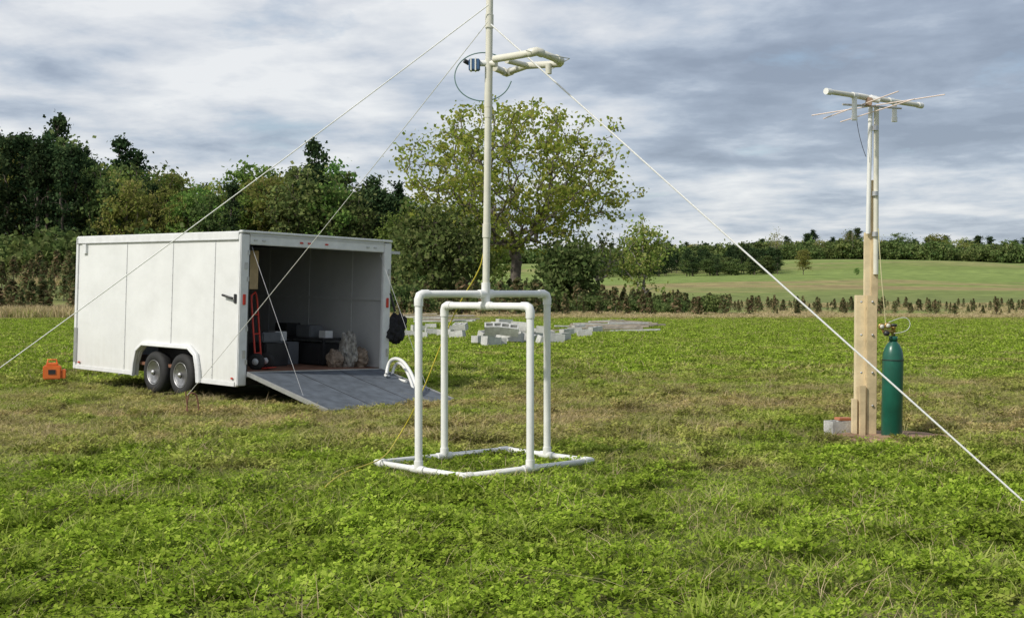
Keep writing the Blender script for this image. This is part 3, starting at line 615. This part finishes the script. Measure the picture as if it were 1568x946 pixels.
for i in range(16):
    u=random.uniform(900,975); v=random.uniform(500,509); d=3061/(v-HY); box('plank',((u-784)/F*d,d,.06+.07*(i%4)),(random.uniform(1.5,3.2),.2,.06),oldw if i%3 else conc,pile,(random.uniform(-.05,.05),random.uniform(-.06,.06),random.uniform(-.35,.35)))
for i in range(8):
    u=random.uniform(635,700); v=random.uniform(498,504); d=3061/(v-HY); box('plank',((u-784)/F*d,d,.30+.07*(i%4)),(random.uniform(1.5,2.8),.22,.06),oldw if i%2 else conc,pile,(0,random.uniform(-.04,.04),random.uniform(-.3,.3)))
oc=empty('orange_case',((80-784)/F*22.2,22.2,0),(0,0,.3)); om=mat('orange_case_plastic',(.75,.17,.03),.5,var=.1)
box('case_body',(0,0,.15),(.30,.22,.24),om,oc,bevel=.02); box('case_lid',(0,0,.29),(.20,.16,.05),om,oc,bevel=.012)
tube('case_handle',[(-.08,0,.30),(-.07,0,.37),(.07,0,.37),(.08,0,.30)],.014,om,oc); box('case_slot',(0,-.113,.16),(.12,.01,.08),blackp,oc,bevel=0); box('case_foot',(.19,0,.12),(.07,.18,.16),om,oc,bevel=.012)
dirt=mat('bare_dirt',(.40,.25,.16),.95,var=.3,scale=9,bump=.8,bscale=25)
V=[(0,0,.045)];Fs=[];nr,na=7,36
for i in range(1,nr+1):
    for k in range(na):
        a=2*math.pi*k/na; rr=i/nr*(.72+.16*noise.noise(Vector((math.cos(a)*1.5,math.sin(a)*1.5,3))))*(1.5 if math.cos(a)>0 else 1.0)
        x,y2=rr*math.cos(a),rr*.75*math.sin(a); V.append((x,y2,.045*(1-(i/nr)**2)+.025*noise.noise(Vector((x*7,y2*7,0)))-(.01 if i==nr else 0)))
for k in range(na): Fs.append((0,1+k,1+(k+1)%na))
for i in range(nr-1):
    for k in range(na): Fs.append((1+i*na+k,1+(i+1)*na+k,1+(i+1)*na+(k+1)%na,1+i*na+(k+1)%na))
dm=meshobj('dirt_patch',V,Fs,dirt,None,True); dm.location=(PX+.0,PY,.005)
# ------------------------------------------------------------ world
w=bpy.data.worlds.new('World'); S.world=w; w.use_nodes=True; nt=w.node_tree; N=nt.nodes; L=nt.links; bg=N['Background']; out=N['World Output']
SE=42
sdir=Vector((-.80,-.60,0)).normalized()*math.cos(math.radians(SE))+Vector((0,0,math.sin(math.radians(SE))))
sky=N.new('ShaderNodeTexSky'); sky.sky_type='NISHITA'; sky.sun_disc=False; sky.sun_elevation=math.radians(SE); sky.sun_rotation=math.atan2(sdir.x,sdir.y)
L.new(sky.outputs[0],bg.inputs[0]); bg.inputs[1].default_value=.12
tc=N.new('ShaderNodeTexCoord'); sx_=N.new('ShaderNodeSeparateXYZ'); L.new(tc.outputs['Generated'],sx_.inputs[0])
def M(op,a,b=None,c=None):
    n=N.new('ShaderNodeMath'); n.operation=op
    for i,v in enumerate((a,b,c)):
        if v is None: continue
        if isinstance(v,(int,float)): n.inputs[i].default_value=v
        else: L.new(v,n.inputs[i])
    return n.outputs[0]
zc=M('MAXIMUM',sx_.outputs['Z'],0.0); den=M('ADD',zc,.13)
cx=M('DIVIDE',sx_.outputs['X'],den); cy=M('DIVIDE',sx_.outputs['Y'],den)
cv=N.new('ShaderNodeCombineXYZ'); L.new(cx,cv.inputs[0]); L.new(cy,cv.inputs[1])
def nz(s,d,dist=0,off=(0,0,0),rough=.58):
    mpn=N.new('ShaderNodeMapping'); mpn.inputs['Location'].default_value=off; mpn.inputs['Rotation'].default_value=(0,0,.25); L.new(cv.outputs[0],mpn.inputs[0])
    n=N.new('ShaderNodeTexNoise'); n.inputs['Scale'].default_value=s; n.inputs['Detail'].default_value=d; n.inputs['Roughness'].default_value=rough; n.inputs['Distortion'].default_value=dist; L.new(mpn.outputs[0],n.inputs['Vector']); return n.outputs['Fac']
big=nz(.8,3,.2,(3,1,0)); mid=nz(2.4,8,.15,(1,7,2),.55); fine=nz(7,6,.1,(4,2,1),.6)
v=M('ADD',M('ADD',M('MULTIPLY',big,.60),M('MULTIPLY',mid,.62)),M('MULTIPLY',fine,.14))
v=M('ADD',v,-.035)
lift=M('MULTIPLY',sx_.outputs['X'],-.17); v=M('ADD',v,lift)
hz=N.new('ShaderNodeMapRange'); hz.inputs[1].default_value=.10; hz.inputs[2].default_value=0; hz.inputs[3].default_value=0; hz.inputs[4].default_value=.09; L.new(sx_.outputs['Z'],hz.inputs[0]); v=M('ADD',v,hz.outputs[0])
cr_=N.new('ShaderNodeValToRGB'); e=cr_.color_ramp.elements
st=[(.46,(.29,.34,.43)),(.55,(.38,.44,.54)),(.62,(.53,.59,.68)),(.69,(.70,.73,.78)),(.79,(.89,.90,.91))]
while len(e)<len(st): e.new(.5)
for i,(p,c) in enumerate(st): e[i].position=p; e[i].color=(*c,1)
L.new(v,cr_.inputs['Fac']); b2=N.new('ShaderNodeBackground'); L.new(cr_.outputs['Color'],b2.inputs[0]); b2.inputs[1].default_value=1.0
ms=N.new('ShaderNodeMixShader'); L.new(bg.outputs[0],ms.inputs[1]); L.new(b2.outputs[0],ms.inputs[2]); L.new(ms.outputs[0],out.inputs['Surface'])
gap=nz(1.7,7,.3,(9,4,3),.6); gr=N.new('ShaderNodeMapRange'); gr.inputs[1].default_value=.58; gr.inputs[2].default_value=.70; gr.inputs[3].default_value=.88; gr.inputs[4].default_value=.40; L.new(gap,gr.inputs[0]); L.new(gr.outputs[0],ms.inputs[0])
su=bpy.data.lights.new('sun','SUN'); su.energy=3.3; su.angle=math.radians(2.5); su.color=(1,.95,.86); so=bpy.data.objects.new('sun',su); link(so); so.rotation_euler=sdir.to_track_quat('Z','Y').to_euler(); so.location=(-30,-20,30)
# ------------------------------------------------------------ camera
cam=bpy.data.cameras.new('camera'); cam.sensor_width=36; cam.lens=36*F/1568; cam.shift_y=-28/1568; cam.clip_end=6000
co=bpy.data.objects.new('camera',cam); co.location=(0,0,CH); co.rotation_euler=(math.radians(90),0,0); link(co); S.camera=co
S.view_settings.view_transform='Standard'; S.view_settings.look='None'; S.view_settings.exposure=0
